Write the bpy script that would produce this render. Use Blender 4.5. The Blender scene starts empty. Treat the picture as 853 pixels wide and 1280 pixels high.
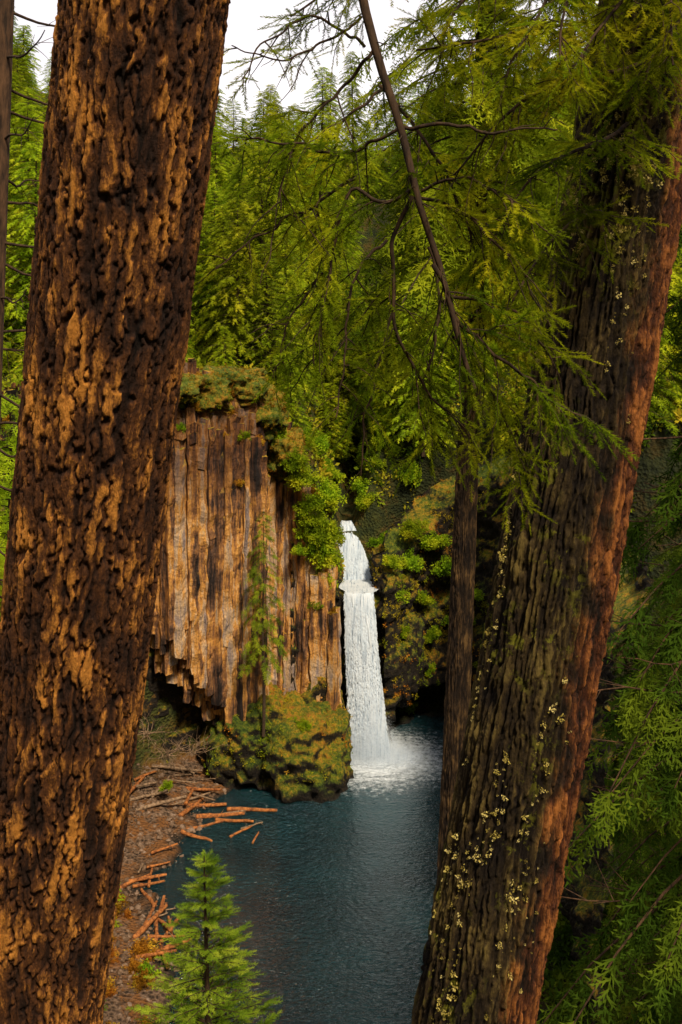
import bpy, math, random
import numpy as np
from mathutils import Vector
random.seed(7)
SC=bpy.context.scene
COL=SC.collection

# ---------------------------------------------------------------- noise
def _h(i,j,k,s):
    n=(i.astype(np.int64)*374761393+j.astype(np.int64)*668265263+k.astype(np.int64)*2147483647+s*1274126177)&0xffffffff
    n=((n^(n>>13))*1274126177)&0xffffffff
    n=n^(n>>16)
    return (n&0xffffff)/float(0xffffff)
def vnoise(x,y,z,s=0):
    x=np.asarray(x,float);y=np.asarray(y,float)+0*x;z=np.asarray(z,float)+0*x
    i=np.floor(x);j=np.floor(y);k=np.floor(z)
    fx=x-i;fy=y-j;fz=z-k
    fx=fx*fx*(3-2*fx);fy=fy*fy*(3-2*fy);fz=fz*fz*(3-2*fz)
    r=0
    for a in (0,1):
        for b in (0,1):
            for c in (0,1):
                w=(fx if a else 1-fx)*(fy if b else 1-fy)*(fz if c else 1-fz)
                r=r+w*_h(i+a,j+b,k+c,s)
    return r*2-1
def fbm(x,y,z,o=4,s=0):
    r=0;a=1;t=0
    for q in range(o):
        f=2.03**q
        r=r+a*vnoise(x*f,y*f,z*f,s+q*17);t+=a;a*=.5
    return r/t
def sm(t):
    t=np.clip(t,0,1);return t*t*(3-2*t)

# ---------------------------------------------------------------- mesh buffer
class Buf:
    def __init__(s): s.v=[];s.f3=[];s.f4=[];s.n=0;s.a=[]
    def add(s,v,f,a=None):
        v=np.asarray(v,float).reshape(-1,3);f=np.asarray(f,int)
        if len(f): (s.f3 if f.shape[1]==3 else s.f4).append(f+s.n)
        s.v.append(v);s.n+=len(v)
        s.a.append(np.zeros(len(v)) if a is None else np.broadcast_to(np.asarray(a,float),(len(v),)))
    def mesh(s,name,mats,smooth=False,attr=None,f4mat=0,f3mat=0):
        me=bpy.data.meshes.new(name)
        V=np.concatenate(s.v)
        f3=np.concatenate(s.f3) if s.f3 else np.zeros((0,3),int)
        f4=np.concatenate(s.f4) if s.f4 else np.zeros((0,4),int)
        me.vertices.add(len(V));me.vertices.foreach_set('co',V.astype(np.float32).ravel())
        L=np.concatenate([f4.ravel(),f3.ravel()])
        me.loops.add(len(L));me.loops.foreach_set('vertex_index',L.astype(np.int32))
        n4,n3=len(f4),len(f3)
        st=np.concatenate([np.arange(n4)*4,n4*4+np.arange(n3)*3])
        me.polygons.add(n4+n3);me.polygons.foreach_set('loop_start',st.astype(np.int32))
        mi=np.concatenate([np.full(n4,f4mat),np.full(n3,f3mat)]).astype(np.int32)
        me.polygons.foreach_set('material_index',mi)
        me.polygons.foreach_set('use_smooth',np.full(n4+n3,smooth))
        for m in mats: me.materials.append(m)
        if attr:
            at=me.attributes.new(attr,'FLOAT','POINT');at.data.foreach_set('value',np.concatenate(s.a).astype(np.float32))
        me.update(calc_edges=True)
        return me
def norm(v):
    v=np.asarray(v,float);return v/np.maximum(np.linalg.norm(v,axis=-1,keepdims=True),1e-9)
def tube(b,P,R,sides=6,a=None):
    P=np.asarray(P,float);n=len(P);R=np.broadcast_to(np.asarray(R,float),(n,))
    T=np.gradient(P,axis=0);T=norm(T)
    ref=np.array([0.13,0.95,0.28]) if abs(T[0][1])<.8 else np.array([1,0.1,0.0])
    A=norm(np.cross(T,ref));B=np.cross(T,A)
    th=np.arange(sides)*2*math.pi/sides
    V=P[:,None]+R[:,None,None]*(np.cos(th)[None,:,None]*A[:,None]+np.sin(th)[None,:,None]*B[:,None])
    i=np.arange(n-1)[:,None]*sides;j=np.arange(sides)[None];k=(j+1)%sides
    F=np.stack([i+j,i+k,i+sides+k,i+sides+j],-1).reshape(-1,4)
    b.add(V.reshape(-1,3),F,a)
def inst(b,tv,tf,X,roll,T,S,a=None,up=(0,0,1)):
    X=norm(X);n=len(X)
    U=np.broadcast_to(np.asarray(up,float),(n,3))
    Y=np.cross(U,X);bad=np.linalg.norm(Y,axis=1)<1e-3;Y[bad]=[0,1,0];Y=norm(Y);Z=np.cross(X,Y)
    c=np.cos(roll)[:,None];s=np.sin(roll)[:,None]
    Y2=Y*c+Z*s;Z2=-Y*s+Z*c
    S=np.asarray(S,float).reshape(n,1,1)
    V=T[:,None]+S*(tv[None,:,0:1]*X[:,None]+tv[None,:,1:2]*Y2[:,None]+tv[None,:,2:3]*Z2[:,None])
    k=len(tv)
    F=(tf[None]+(np.arange(n)*k)[:,None,None]).reshape(-1,tf.shape[1])
    b.add(V.reshape(-1,3),F,None if a is None else np.repeat(a,k))
def tmpl_blades(n,wid,bl,rng,flat=.25,sub=0):
    v=[];f=[]
    def blade(p,d,l,w):
        d=norm(d);s=norm(np.cross(d,[0,0,1.0])+rng.normal(0,.35,3))
        k=len(v);v.extend([p-s*w/2,p+s*w/2,p+d*l]);f.append([k,k+1,k+2])
    for i in range(n):
        t=(i+.5)/n;sd=1 if i%2 else -1
        p=np.array([t*.9,0,-.10*t*t])
        d=np.array([.75,sd*(.9+rng.normal(0,.15)),rng.normal(-.05,flat)])
        L=bl*(1-.55*t)*(.7+.5*rng.random())
        if sub:
            d=norm(d)
            for j in range(sub):
                u=(j+.5)/sub;sd2=1 if j%2 else -1
                q=p+d*L*u*.9
                e=norm(d+np.array([-d[1],d[0],0])*sd2*.8+rng.normal(0,flat,3))
                blade(q,e,L*.42*(1-.4*u),wid)
            blade(p,d,L,wid*.8)
        else: blade(p,d,L,wid)
    blade(np.array([0.,0,0]),np.array([1.,0,-.1]),1.05,wid)
    return np.array(v),np.array(f)
TR=np.random.default_rng(3)
T_FAR=tmpl_blades(20,.075,.48,TR,.4)
T_MID=tmpl_blades(12,.05,.55,TR,.3,5)
T_SAP=tmpl_blades(22,.055,.34,TR,.35)
def tmpl_twig():
    v=[];f=[];rng=TR
    for i in range(84):
        t=i/84;ang=rng.choice([0,math.pi])+rng.normal(0,.5)
        p=np.array([t,0,-.06*t*t]);fw=.55+.35*t
        d=norm(np.array([fw,math.cos(ang),math.sin(ang)*.8]))
        l=.16*(.75+.4*rng.random())*(1-.35*max(0,t-.7)/.3)
        s=norm(np.cross(d,rng.normal(0,1,3)))*.011
        k=len(v);v.extend([p-s,p+s,p+d*l]);f.append([k,k+1,k+2])
    k=len(v);v.extend([np.array([0,-.012,0]),np.array([0,.012,0]),np.array([1,0,-.06])]);f.append([k,k+1,k+2])
    return np.array(v),np.array(f)
T_TWIG=tmpl_twig()
def tmpl_leafball(n,rng,leaf=.16):
    v=[];f=[]
    for i in range(n):
        p=norm(rng.normal(0,1,3))*rng.random()**.4
        p[2]*=.8
        d=norm(p*.6+rng.normal(0,.7,3));s=norm(np.cross(d,rng.normal(0,1,3)))
        l=leaf*(.6+.8*rng.random())
        k=len(v);v.extend([p,p+d*l*.5+s*l*.3,p+d*l,p+d*l*.5-s*l*.3]);f.append([k,k+1,k+2,k+3])
    return np.array(v),np.array(f)

# ---------------------------------------------------------------- object helpers
def obj(name,data,parent=None,label=None,category=None,kind=None,group=None,loc=(0,0,0)):
    o=bpy.data.objects.new(name,data);COL.objects.link(o);o.location=loc
    if parent: o.parent=parent
    if label:o['label']=label
    if category:o['category']=category
    if kind:o['kind']=kind
    if group:o['group']=group
    return o
# ---------------------------------------------------------------- materials
class M:
    def __init__(s,name):
        s.m=bpy.data.materials.new(name);s.m.use_nodes=True;s.nt=s.m.node_tree;s.nt.nodes.clear()
        s.out=s.n('ShaderNodeOutputMaterial')
    def n(s,t,**k):
        x=s.nt.nodes.new(t)
        for a,b in k.items(): setattr(x,a,b)
        return x
    def l(s,a,b): s.nt.links.new(a,b)
    def set(s,sock,v):
        if isinstance(v,bpy.types.NodeSocket): s.l(v,sock)
        elif isinstance(v,(tuple,list)) and len(v)==3 and sock.type=='RGBA': sock.default_value=(*v,1)
        else: sock.default_value=v
    def pos(s,scale=(1,1,1),obj=False):
        if obj: o=s.n('ShaderNodeTexCoord').outputs['Object']
        else: o=s.n('ShaderNodeNewGeometry').outputs['Position']
        mp=s.n('ShaderNodeMapping');s.l(o,mp.inputs[0]);mp.inputs['Scale'].default_value=scale
        return mp.outputs[0]
    def noise(s,vec,scale,detail=4,rough=.55,dist=0):
        x=s.n('ShaderNodeTexNoise');s.l(vec,x.inputs['Vector']);x.inputs['Scale'].default_value=scale
        x.inputs['Detail'].default_value=detail;x.inputs['Roughness'].default_value=rough;x.inputs['Distortion'].default_value=dist
        return x.outputs['Fac']
    def vor(s,vec,scale,feature='F1',out='Distance'):
        x=s.n('ShaderNodeTexVoronoi',feature=feature);s.l(vec,x.inputs['Vector']);x.inputs['Scale'].default_value=scale
        return x.outputs[out]
    def ramp(s,f,stops,interp='LINEAR'):
        x=s.n('ShaderNodeValToRGB');s.l(f,x.inputs[0]);e=x.color_ramp.elements;x.color_ramp.interpolation=interp
        while len(e)<len(stops): e.new(.5)
        for i,(p,c) in enumerate(stops):
            e[i].position=p;e[i].color=(*c,1) if len(c)==3 else c
        return x.outputs[0]
    def mix(s,f,a,b,t='MIX'):
        x=s.n('ShaderNodeMix',data_type='RGBA',blend_type=t)
        s.set(x.inputs[0],f);s.set(x.inputs[6],a);s.set(x.inputs[7],b);return x.outputs[2]
    def math(s,op,a,b=0.0,c=None):
        x=s.n('ShaderNodeMath',operation=op);s.set(x.inputs[0],a);s.set(x.inputs[1],b)
        if c is not None:s.set(x.inputs[2],c)
        return x.outputs[0]
    def step(s,v,a,b):
        x=s.n('ShaderNodeMapRange');s.set(x.inputs[0],v);x.inputs[1].default_value=a;x.inputs[2].default_value=b
        x.interpolation_type='SMOOTHSTEP';return x.outputs[0]
    def attr(s,name):
        x=s.n('ShaderNodeAttribute');x.attribute_name=name;return x.outputs['Fac']
    def sep(s,v):
        x=s.n('ShaderNodeSeparateXYZ');s.l(v,x.inputs[0]);return x.outputs
    def bump(s,h,st,d):
        x=s.n('ShaderNodeBump');s.l(h,x.inputs['Height']);x.inputs['Strength'].default_value=st;x.inputs['Distance'].default_value=d
        return x.outputs[0]
    def bsdf(s,col,rough=.8,nrm=None,spec=.3):
        x=s.n('ShaderNodeBsdfPrincipled');s.set(x.inputs['Base Color'],col);s.set(x.inputs['Roughness'],rough)
        x.inputs['Specular IOR Level'].default_value=spec
        if nrm:s.l(nrm,x.inputs['Normal'])
        s.l(x.outputs[0],s.out.inputs[0]);return x
WHT=(1,1,1)
def foliage_mat(name,c1,c2,c3,scale=.6,trans=.4):
    m=M(name);p=m.pos(obj=True)
    f=m.noise(p,scale,2,.8)
    c=m.ramp(f,[(.34,c1),(.5,c2),(.64,c3)])
    oi=m.n('ShaderNodeObjectInfo')
    hs=m.n('ShaderNodeHueSaturation');m.l(c,hs.inputs['Color'])
    m.l(m.math('MULTIPLY_ADD',oi.outputs['Random'],.035,.478),hs.inputs['Hue'])
    m.l(m.math('MULTIPLY_ADD',m.math('FRACT',m.math('MULTIPLY',oi.outputs['Random'],7.31)),.6,.7),hs.inputs['Value'])
    d=m.n('ShaderNodeBsdfDiffuse');t=m.n('ShaderNodeBsdfTranslucent');mx=m.n('ShaderNodeMixShader')
    mx.inputs[0].default_value=trans
    m.l(hs.outputs[0],d.inputs[0]);m.l(hs.outputs[0],t.inputs[0]);m.l(d.outputs[0],mx.inputs[1]);m.l(t.outputs[0],mx.inputs[2])
    m.l(mx.outputs[0],m.out.inputs[0]);return m.m
F_FAR=foliage_mat('conifer_foliage_far',(.11,.18,.008),(.28,.38,.012),(.54,.58,.025),.25)
F_BR=foliage_mat('conifer_foliage_bright',(.17,.27,.008),(.35,.46,.012),(.58,.60,.025),.5)
F_DK=foliage_mat('conifer_foliage_painted_shade',(.022,.046,.005),(.065,.115,.010),(.16,.21,.014),.5)  # dark leaf colour stands in for shade on the right bank
F_MID=foliage_mat('slender_fir_needles',(.06,.10,.006),(.19,.25,.010),(.42,.45,.02),.5,.45)
F_NEAR=foliage_mat('fir_needles',(.06,.095,.005),(.22,.29,.008),(.54,.55,.018),1.6,.5)
F_SAP=foliage_mat('young_fir_needles',(.08,.17,.012),(.20,.34,.02),(.38,.50,.04),.9,.35)
F_SHR=foliage_mat('shrub_leaves',(.09,.17,.008),(.25,.38,.012),(.46,.52,.02),.6,.35)
F_CLF=foliage_mat('cliff_fir_needles',(.05,.09,.008),(.15,.21,.012),(.32,.36,.02),.6,.35)
F_RUST=foliage_mat('rusty_bracken_leaves',(.13,.06,.01),(.38,.17,.015),(.55,.36,.03),.6,.3)
F_UND=foliage_mat('undergrowth_leaves',(.06,.11,.008),(.20,.25,.012),(.40,.30,.02),.12,.3)
def wood_mat(name,c1,c2,sc=18,bd=.02,vz=.3):
    m=M(name);p=m.pos((1,1,vz));f=m.noise(p,sc,4,.65)
    m.bsdf(m.ramp(f,[(.35,c1),(.65,c2)]),.9,m.bump(f,.7,bd));return m.m
W_DARK=wood_mat('dark_branch_wood',(.014,.008,.005),(.07,.038,.018))
W_TRUNK=wood_mat('far_trunk_wood',(.02,.012,.008),(.09,.055,.03))
W_BROWN=wood_mat('brown_trunk_wood',(.02,.011,.006),(.12,.06,.028),14,.04,.2)
W_GREY=wood_mat('bleached_wood',(.09,.055,.032),(.34,.22,.13),5,.03,1)
W_LOG=wood_mat('wet_log_wood',(.10,.030,.010),(.50,.18,.045),4,.03,1)

def bark_mat(name,low,mid,high,sunside=None,lichen=None,shift=0.0,vs=.35,gain=1.35,k0=.40):
    m=M(name);b=m.attr('bark');p=m.pos()
    f=m.noise(m.pos((1,1,vs)),42,5,.75);g=m.noise(m.pos((1,1,.5)),4.5,5,.65);fine=m.noise(m.pos((1,1,.4)),130,3,.7)
    v=m.math('ADD',m.math('MULTIPLY',b,.46),m.math('ADD',m.math('MULTIPLY',f,.66),m.math('MULTIPLY',fine,.28)))
    v=m.math('ADD',v,m.math('MULTIPLY_ADD',m.math('SUBTRACT',g,.5),gain,shift))
    col=m.ramp(v,[(k0,(.007,.004,.003)),(.58,low),(.80,mid),(1.0,high)])
    if sunside:
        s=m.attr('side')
        r=m.ramp(v,[(.44,(.010,.005,.003)),(.68,sunside[0]),(1.0,sunside[1])])
        col=m.mix(m.step(m.math('ADD',s,m.math('MULTIPLY',m.math('SUBTRACT',g,.5),1.8)),.15,.7),col,r)  # sunlit red of the right side, painted into the bark colour
    if lichen:
        ln=m.noise(p,9,5,.7);ln2=m.noise(p,1.6,2)
        fm=m.math('MULTIPLY',m.step(ln,.54,.60),m.step(ln2,.42,.56))
        if sunside: fm=m.math('MULTIPLY',fm,m.math('SUBTRACT',1.0,m.step(s,.0,.4)))
        col=m.mix(m.math('MULTIPLY',fm,.85),col,lichen)
    h=m.math('ADD',m.math('MULTIPLY',f,.8),m.math('MULTIPLY',fine,.5))
    m.bsdf(col,.85,m.bump(h,1,.022),.2);return m.m
BARK_L=bark_mat('orange_brown_fir_bark',(.036,.015,.008),(.125,.046,.014),(.64,.26,.045),shift=0.02,vs=.20,gain=1.5,k0=.32)
BARK_R=bark_mat('mossy_fir_bark',(.016,.010,.005),(.05,.032,.011),(.15,.105,.028),sunside=((.085,.026,.010),(.42,.15,.034)),lichen=(.16,.155,.012),vs=.12)
BARK_M=bark_mat('dim_fir_bark',(.020,.012,.007),(.06,.034,.015),(.15,.085,.03),shift=.0,vs=.15)

def rock_mat(name,mode):
    m=M(name);p=m.pos();geo=m.n('ShaderNodeNewGeometry');nz=m.sep(geo.outputs['Normal'])[2]
    st=m.pos((1,1,.08));z=m.sep(geo.outputs['Position'])[2]
    f=m.noise(st,1.9,5,.7);g=m.noise(p,2.5,5,.68);big=m.noise(p,.22,4);fine=m.noise(m.pos((1,1,.5)),9,4,.7)
    if mode=='column':
        r=m.attr('rnd')
        v=m.math('ADD',m.math('MULTIPLY',f,1.0),m.math('MULTIPLY',r,.30))
        v=m.math('ADD',v,m.math('MULTIPLY',m.math('SUBTRACT',big,.5),.9))
        col=m.ramp(v,[(.42,(.02,.013,.011)),(.51,(.11,.058,.036)),(.60,(.33,.15,.055)),(.69,(.72,.34,.07)),(.79,(.64,.43,.24)),(.92,(.32,.25,.23))])
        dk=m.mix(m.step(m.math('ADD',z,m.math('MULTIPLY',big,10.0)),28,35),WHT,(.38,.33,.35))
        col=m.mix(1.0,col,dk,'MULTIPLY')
        col=m.mix(m.step(fine,.38,.8),col,m.mix(1.0,col,(.45,.4,.38),'MULTIPLY'))
        moss=m.math('MULTIPLY',m.step(m.math('ADD',nz,m.math('MULTIPLY',g,.5)),.5,.9),.95)
        col=m.mix(moss,col,m.ramp(g,[(.4,(.14,.14,.01)),(.6,(.45,.24,.02))]))
        h=m.math('ADD',m.math('MULTIPLY',g,.5),m.math('MULTIPLY',fine,.4))
        m.bsdf(col,.85,m.bump(h,1,.3))
    else:
        dark=m.ramp(g,[(.35,(.008,.006,.005)),(.6,(.035,.025,.015)),(.75,(.10,.065,.035))])
        mossc=m.ramp(m.math('ADD',m.math('MULTIPLY',big,.45),m.math('MULTIPLY',g,.55)),[(.38,(.04,.08,.006)),(.48,(.14,.18,.010)),(.56,(.38,.25,.015)),(.66,(.55,.21,.02))])
        amt={'moss':(.32,.58),'wall':(.42,.66),'cap':(.05,.3)}[mode]
        k=m.math('ADD',m.math('MULTIPLY',nz,.35),m.math('ADD',m.math('MULTIPLY',g,.55),m.math('MULTIPLY',fine,.2)))
        k=m.step(k,*amt)
        k=m.math('MULTIPLY',k,m.step(z,.1,1.2))
        col=m.mix(k,dark,mossc)
        col=m.mix(m.step(fine,.4,.7),col,m.mix(1.0,col,(.35,.32,.3),'MULTIPLY'))
        h=m.math('ADD',m.math('MULTIPLY',g,.6),m.math('MULTIPLY',fine,.5))
        m.bsdf(col,.8,m.bump(h,1,.5))
    return m.m
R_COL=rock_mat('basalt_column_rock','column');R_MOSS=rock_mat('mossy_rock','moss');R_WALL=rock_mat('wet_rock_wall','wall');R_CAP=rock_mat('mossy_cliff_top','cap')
def ground_mat():
    m=M('forest_floor');p=m.pos();geo=m.n('ShaderNodeNewGeometry');x,y,z=m.sep(geo.outputs['Position'])
    g=m.noise(p,.5,5,.7);g2=m.noise(p,4,4,.7);v=m.vor(p,3.6)
    soil=m.ramp(g,[(.35,(.02,.03,.006)),(.5,(.06,.065,.010)),(.62,(.14,.08,.012))])
    grav=m.ramp(v,[(.05,(.022,.015,.010)),(.4,(.11,.066,.038)),(.7,(.24,.15,.095))])
    grav=m.mix(m.math('MULTIPLY',m.step(g,.42,.58),.85),grav,(.24,.095,.022))
    k=m.math('SUBTRACT',1.0,m.step(m.math('ADD',z,m.math('MULTIPLY',g2,1.5)),1.8,3.2))
    k=m.math('MULTIPLY',k,m.math('SUBTRACT',1.0,m.step(x,-4,0)))
    soil=m.mix(m.step(x,2,7),soil,m.mix(1.0,soil,(.4,.45,.5),'MULTIPLY'))
    col=m.mix(k,soil,grav);wet=m.step(z,.0,.35);col=m.mix(wet,(.02,.017,.012),col)
    m.bsdf(col,.9,m.bump(m.math('ADD',g2,v),1,.35));return m.m
def water_mat():
    m=M('pool_water');geo=m.n('ShaderNodeNewGeometry');p=geo.outputs['Position']
    vm=m.n('ShaderNodeVectorMath',operation='DISTANCE');m.l(p,vm.inputs[0]);vm.inputs[1].default_value=(3.3,98.3,0)
    d=vm.outputs['Value']
    n1=m.noise(m.pos((.7,1.1,1)),1.1,2,.6,1.5);n2=m.noise(m.pos((.7,1.3,1)),3.0,3,.65,1.0);n3=m.noise(p,.16,2)
    fn=m.noise(p,1.8,6,.8)
    fo=m.math('ADD',d,m.math('MULTIPLY',m.math('SUBTRACT',fn,.5),17.0))
    foam=m.math('SUBTRACT',1.0,m.step(fo,2.2,8.6))
    base=m.ramp(n3,[(.35,(.002,.018,.024)),(.65,(.004,.034,.043))])
    near_fall=m.math('SUBTRACT',1.0,m.step(d,4,18))  # paler teal around the foot of the falls
    base=m.mix(m.math('MULTIPLY',near_fall,.5),base,(.02,.09,.11))
    col=m.mix(foam,base,(.86,.93,1.0))
    ring=m.math('MULTIPLY',m.math('SINE',m.math('ADD',m.math('MULTIPLY',d,3.6),m.math('MULTIPLY',n1,9.0))),m.math('SUBTRACT',1.0,m.step(d,4,26)))
    h=m.math('ADD',m.math('ADD',m.math('MULTIPLY',n1,.8),m.math('MULTIPLY',n2,.8)),m.math('MULTIPLY',ring,.10))
    b=m.bsdf(col,m.math('MULTIPLY_ADD',foam,.7,.03),m.bump(h,1,.62),.45);return m.m
def fall_mat():
    m=M('falling_water');p=m.pos((4.2,.6,.14));f=m.noise(p,1.3,4,.7);f2=m.noise(m.pos((12,1,.9)),1.0,3,.6)
    v=m.math('ADD',m.math('MULTIPLY',f,.6),m.math('MULTIPLY',f2,.4))
    col=m.ramp(v,[(.36,(.36,.44,.54)),(.45,(.74,.83,.92)),(.52,(.88,.94,1.0))])
    d=m.n('ShaderNodeBsdfDiffuse');t=m.n('ShaderNodeBsdfTranslucent');mx=m.n('ShaderNodeMixShader');mx.inputs[0].default_value=.35
    m.l(col,d.inputs[0]);m.l(col,t.inputs[0]);m.l(d.outputs[0],mx.inputs[1]);m.l(t.outputs[0],mx.inputs[2])
    m.l(mx.outputs[0],m.out.inputs[0]);return m.m
G_MAT=ground_mat();WATER=water_mat();FALL=fall_mat()
# ---------------------------------------------------------------- terrain
W=np.array([(-7,52),(-9,61),(-11.8,70),(-14.4,77),(-12.4,83),(-10.6,90),(-7,95),(-1,101),(2,103),(4.5,104),(8,108.5),(14,108),(15,100),(14,85),(12,70),(10,61),(8,52)])
G=np.array([(-20,-10),(-20,50),(-21,64),(-24,74),(-25,83),(-19,91.5),(-10,98),(-3,102.5),(0,103),(4.5,103),(6.5,109.5),(14,110.5),(19,103),(17,85),(16,70),(15,55),(15,-10)])
def sdist(poly,x,y):
    x=np.asarray(x,float);y=np.asarray(y,float);d=np.full(x.shape,1e9);ins=np.zeros(x.shape,bool)
    n=len(poly)
    for i in range(n):
        ax,ay=poly[i];bx,by=poly[(i+1)%n];ex,ey=bx-ax,by-ay
        t=np.clip(((x-ax)*ex+(y-ay)*ey)/(ex*ex+ey*ey),0,1)
        d=np.minimum(d,np.hypot(x-ax-t*ex,y-ay-t*ey))
        c=((ay>y)!=(by>y))&(x<(bx-ax)*(y-ay)/((by-ay) if by!=ay else 1e-9)+ax);ins^=c
    return np.where(ins,-d,d)
CTX=[-100,-9,-6.5,-4.5,-2.5,-1];CTZ=[36.5,36.2,33.5,29,23.5,20.0]
def chan(y): return 1.9-1.3*sm((y-106)/5)+5*sm((y-116)/24)
def top_h(x,y):
    a=np.interp(x,CTX+[6,10,25],CTZ+[19,24,33])
    k=sm((y-104)/22);a=a*(1-k)+37*k
    r=a+.36*np.clip(y-108,0,120)+.45*np.clip(-x-.12*y-12,0,150)*sm((y-60)/80)+.34*np.clip(x-.05*y-4,0,150)*sm((y-80)/60)
    return r+fbm(x*.06,y*.06,0,3,5)*2.0
def ground_h(x,y):
    x=np.asarray(x,float);y=np.asarray(y,float)
    nz=fbm(x*.25,y*.25,0,4,9)
    dW=sdist(W,x,y)+nz*1.6;dG=sdist(G,x,y)
    floor=np.where(dW<0,np.maximum(-3,dW*.6),np.minimum(dW*.2,3.0)+nz*.3*np.clip(dW,0,1))
    t=top_h(x,y)
    wd=np.where((x>-27)&(x<20)&(y>82),2.2,20.0)
    wd=np.where((x>=20)&(y>82),8,wd)
    h=floor+(t-floor)*sm(dG/wd)
    cf=np.where(y<108.5,14.6,19.5+.10*np.clip(y-112,0,60))
    ch=cf+2.8*np.clip(np.abs(x-chan(y))-1.9+1.2*sm((y-108)/3),0,50)
    h=np.where((y>102.2)&(y<180),np.minimum(h,np.maximum(ch,-3)),h)
    near=40.3-.75*y+nz*.5
    h=np.maximum(h,np.where(y<56,near,-5))
    return h
def gh(x,y): return float(ground_h(np.array([x]),np.array([y]))[0])
xs=np.unique(np.concatenate([np.arange(-40,40.01,.55),np.linspace(-900,-40,50),np.linspace(40,900,50)]))
ys=np.unique(np.concatenate([np.arange(-12,60,1.2),np.arange(60,135,.55),np.arange(135,300,3),np.linspace(300,1500,20),np.linspace(-300,-12,8)]))
XX,YY=np.meshgrid(xs,ys);HH=ground_h(XX,YY)
HH=HH+fbm(XX*.8,YY*.8,HH*.3,4,2)*.35*(np.abs(XX)<60)
b=Buf();nx=len(xs);i=np.arange(len(ys)-1)[:,None]*nx;j=np.arange(nx-1)[None]
b.add(np.stack([XX,YY,HH],-1).reshape(-1,3),np.stack([i+j,i+j+1,i+nx+j+1,i+nx+j],-1).reshape(-1,4))
obj('ground',b.mesh('ground',[G_MAT],True),label='steep forested gorge ground with gravel beach',kind='structure')
b=Buf();b.add([(-22,45,0),(22,45,0),(22,112,0),(-22,112,0)],[[0,1,2,3]])
obj('pool_water',b.mesh('pool_water',[WATER]),label='dark teal rippled plunge pool below the falls',kind='structure')
b=Buf()
yv=np.linspace(101.2,109,24);U,B=np.meshgrid(np.linspace(-1,1,14),yv)
hw=1.4+.65*np.sin((B-101.2)*.5)+.25*fbm(B*1.3,np.sign(U),0,2,2)
Z=15.0+fbm(U*2.5,B*1.5,0,3,4)*.16
ii=np.arange(23)[:,None]*14;jj=np.arange(13)[None]
b.add(np.stack([U*hw+1.8-.55*sm((B-102)/5),B,Z],-1).reshape(-1,3),np.stack([ii+jj,ii+jj+1,ii+14+jj+1,ii+14+jj],-1).reshape(-1,4))
obj('river_water',b.mesh('river_water',[FALL],True),label='white churning river on the rock ledge',kind='structure')

# ---------------------------------------------------------------- waterfall
def waterfall(lip,half,drop,throw,drift,spread,nstreak,seed,pw=1.3,rag=.16):
    rng=np.random.default_rng(seed);b=Buf()
    def at(u,s):
        x=lip[0]+drift*s+u*(half+spread*s**pw)+.18*fbm(s*3,0*s,0*s+seed,2,seed)
        y=lip[1]-throw*np.sqrt(np.clip(s,0,None))-.35*(1-u*u)
        z=lip[2]-drop*s
        return x,y,z
    nu,ns=70,140
    U,S=np.meshgrid(np.linspace(-1,1,nu),np.linspace(0,1,ns))
    edge=1+rag*fbm(S*9,S*0,np.sign(U)*3,4,seed)
    x,y,z=at(U*edge*.93,S)
    y=y+fbm(U*6,S*3.5,0,4,seed+1)*.6*np.clip(S*6,0,1)
    i=np.arange(ns-1)[:,None]*nu;j=np.arange(nu-1)[None]
    b.add(np.stack([x,y,z],-1).reshape(-1,3),np.stack([i+j,i+j+1,i+nu+j+1,i+nu+j],-1).reshape(-1,4))
    u=rng.uniform(-1.1,1.1,nstreak);s=rng.uniform(0,.99,nstreak)**.9
    u=u*(1+.15*s+.2*rng.random(nstreak)*s**3)
    x,y,z=at(u,s);y=y-rng.random(nstreak)*.7*np.sqrt(s)+.1;L=.12+rng.random(nstreak)*.45;w=.02+.05*rng.random(nstreak)
    v=np.stack([np.stack([x-w,y,z],-1),np.stack([x+w,y,z],-1),np.stack([x+rng.normal(0,.08,nstreak),y-.05,np.maximum(z-L,lip[2]-drop)],-1)],1)
    b.add(v.reshape(-1,3),np.arange(nstreak*3).reshape(-1,3))
    return b
def child(name,me,root,label=None):
    o=obj(name,me,label=label);o.parent=root
    o.matrix_parent_inverse=root.matrix_basis.inverted();return o
root=obj('waterfall',None,label='tall white two-tier waterfall plunging into pool',category='waterfall',loc=(2.4,99,0))
b1=waterfall((1.8,101.3,15.05),1.32,15.0,2.3,.75,.15,22000,3,1.2)
child('lower_cascade',b1.mesh('lower_cascade',[FALL],True),root)
b2=waterfall((.6,110.9,20.3),.45,5.4,3.6,.35,1.55,14000,5,.8,.6)
child('upper_cascade',b2.mesh('upper_cascade',[FALL],True),root)
rng=np.random.default_rng(8);n=170000;b=Buf()
c=np.stack([2.8+rng.normal(0,1.6,n),98.3+rng.normal(0,1.5,n),np.abs(rng.normal(0,2.1,n))],-1)
c[:,0]+=np.where(rng.random(n)<.25,rng.random(n)*4,0)
c[:,2]*=np.exp(-((c[:,0]-2.8)/2.5)**2)
s=(.010+.024*rng.random(n))[:,None]
v=np.stack([c+norm(rng.normal(0,1,(n,3)))*s for _ in range(3)],1)
b.add(v.reshape(-1,3),np.arange(n*3).reshape(-1,3))
child('spray',b.mesh('spray',[FALL]),root)

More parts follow.
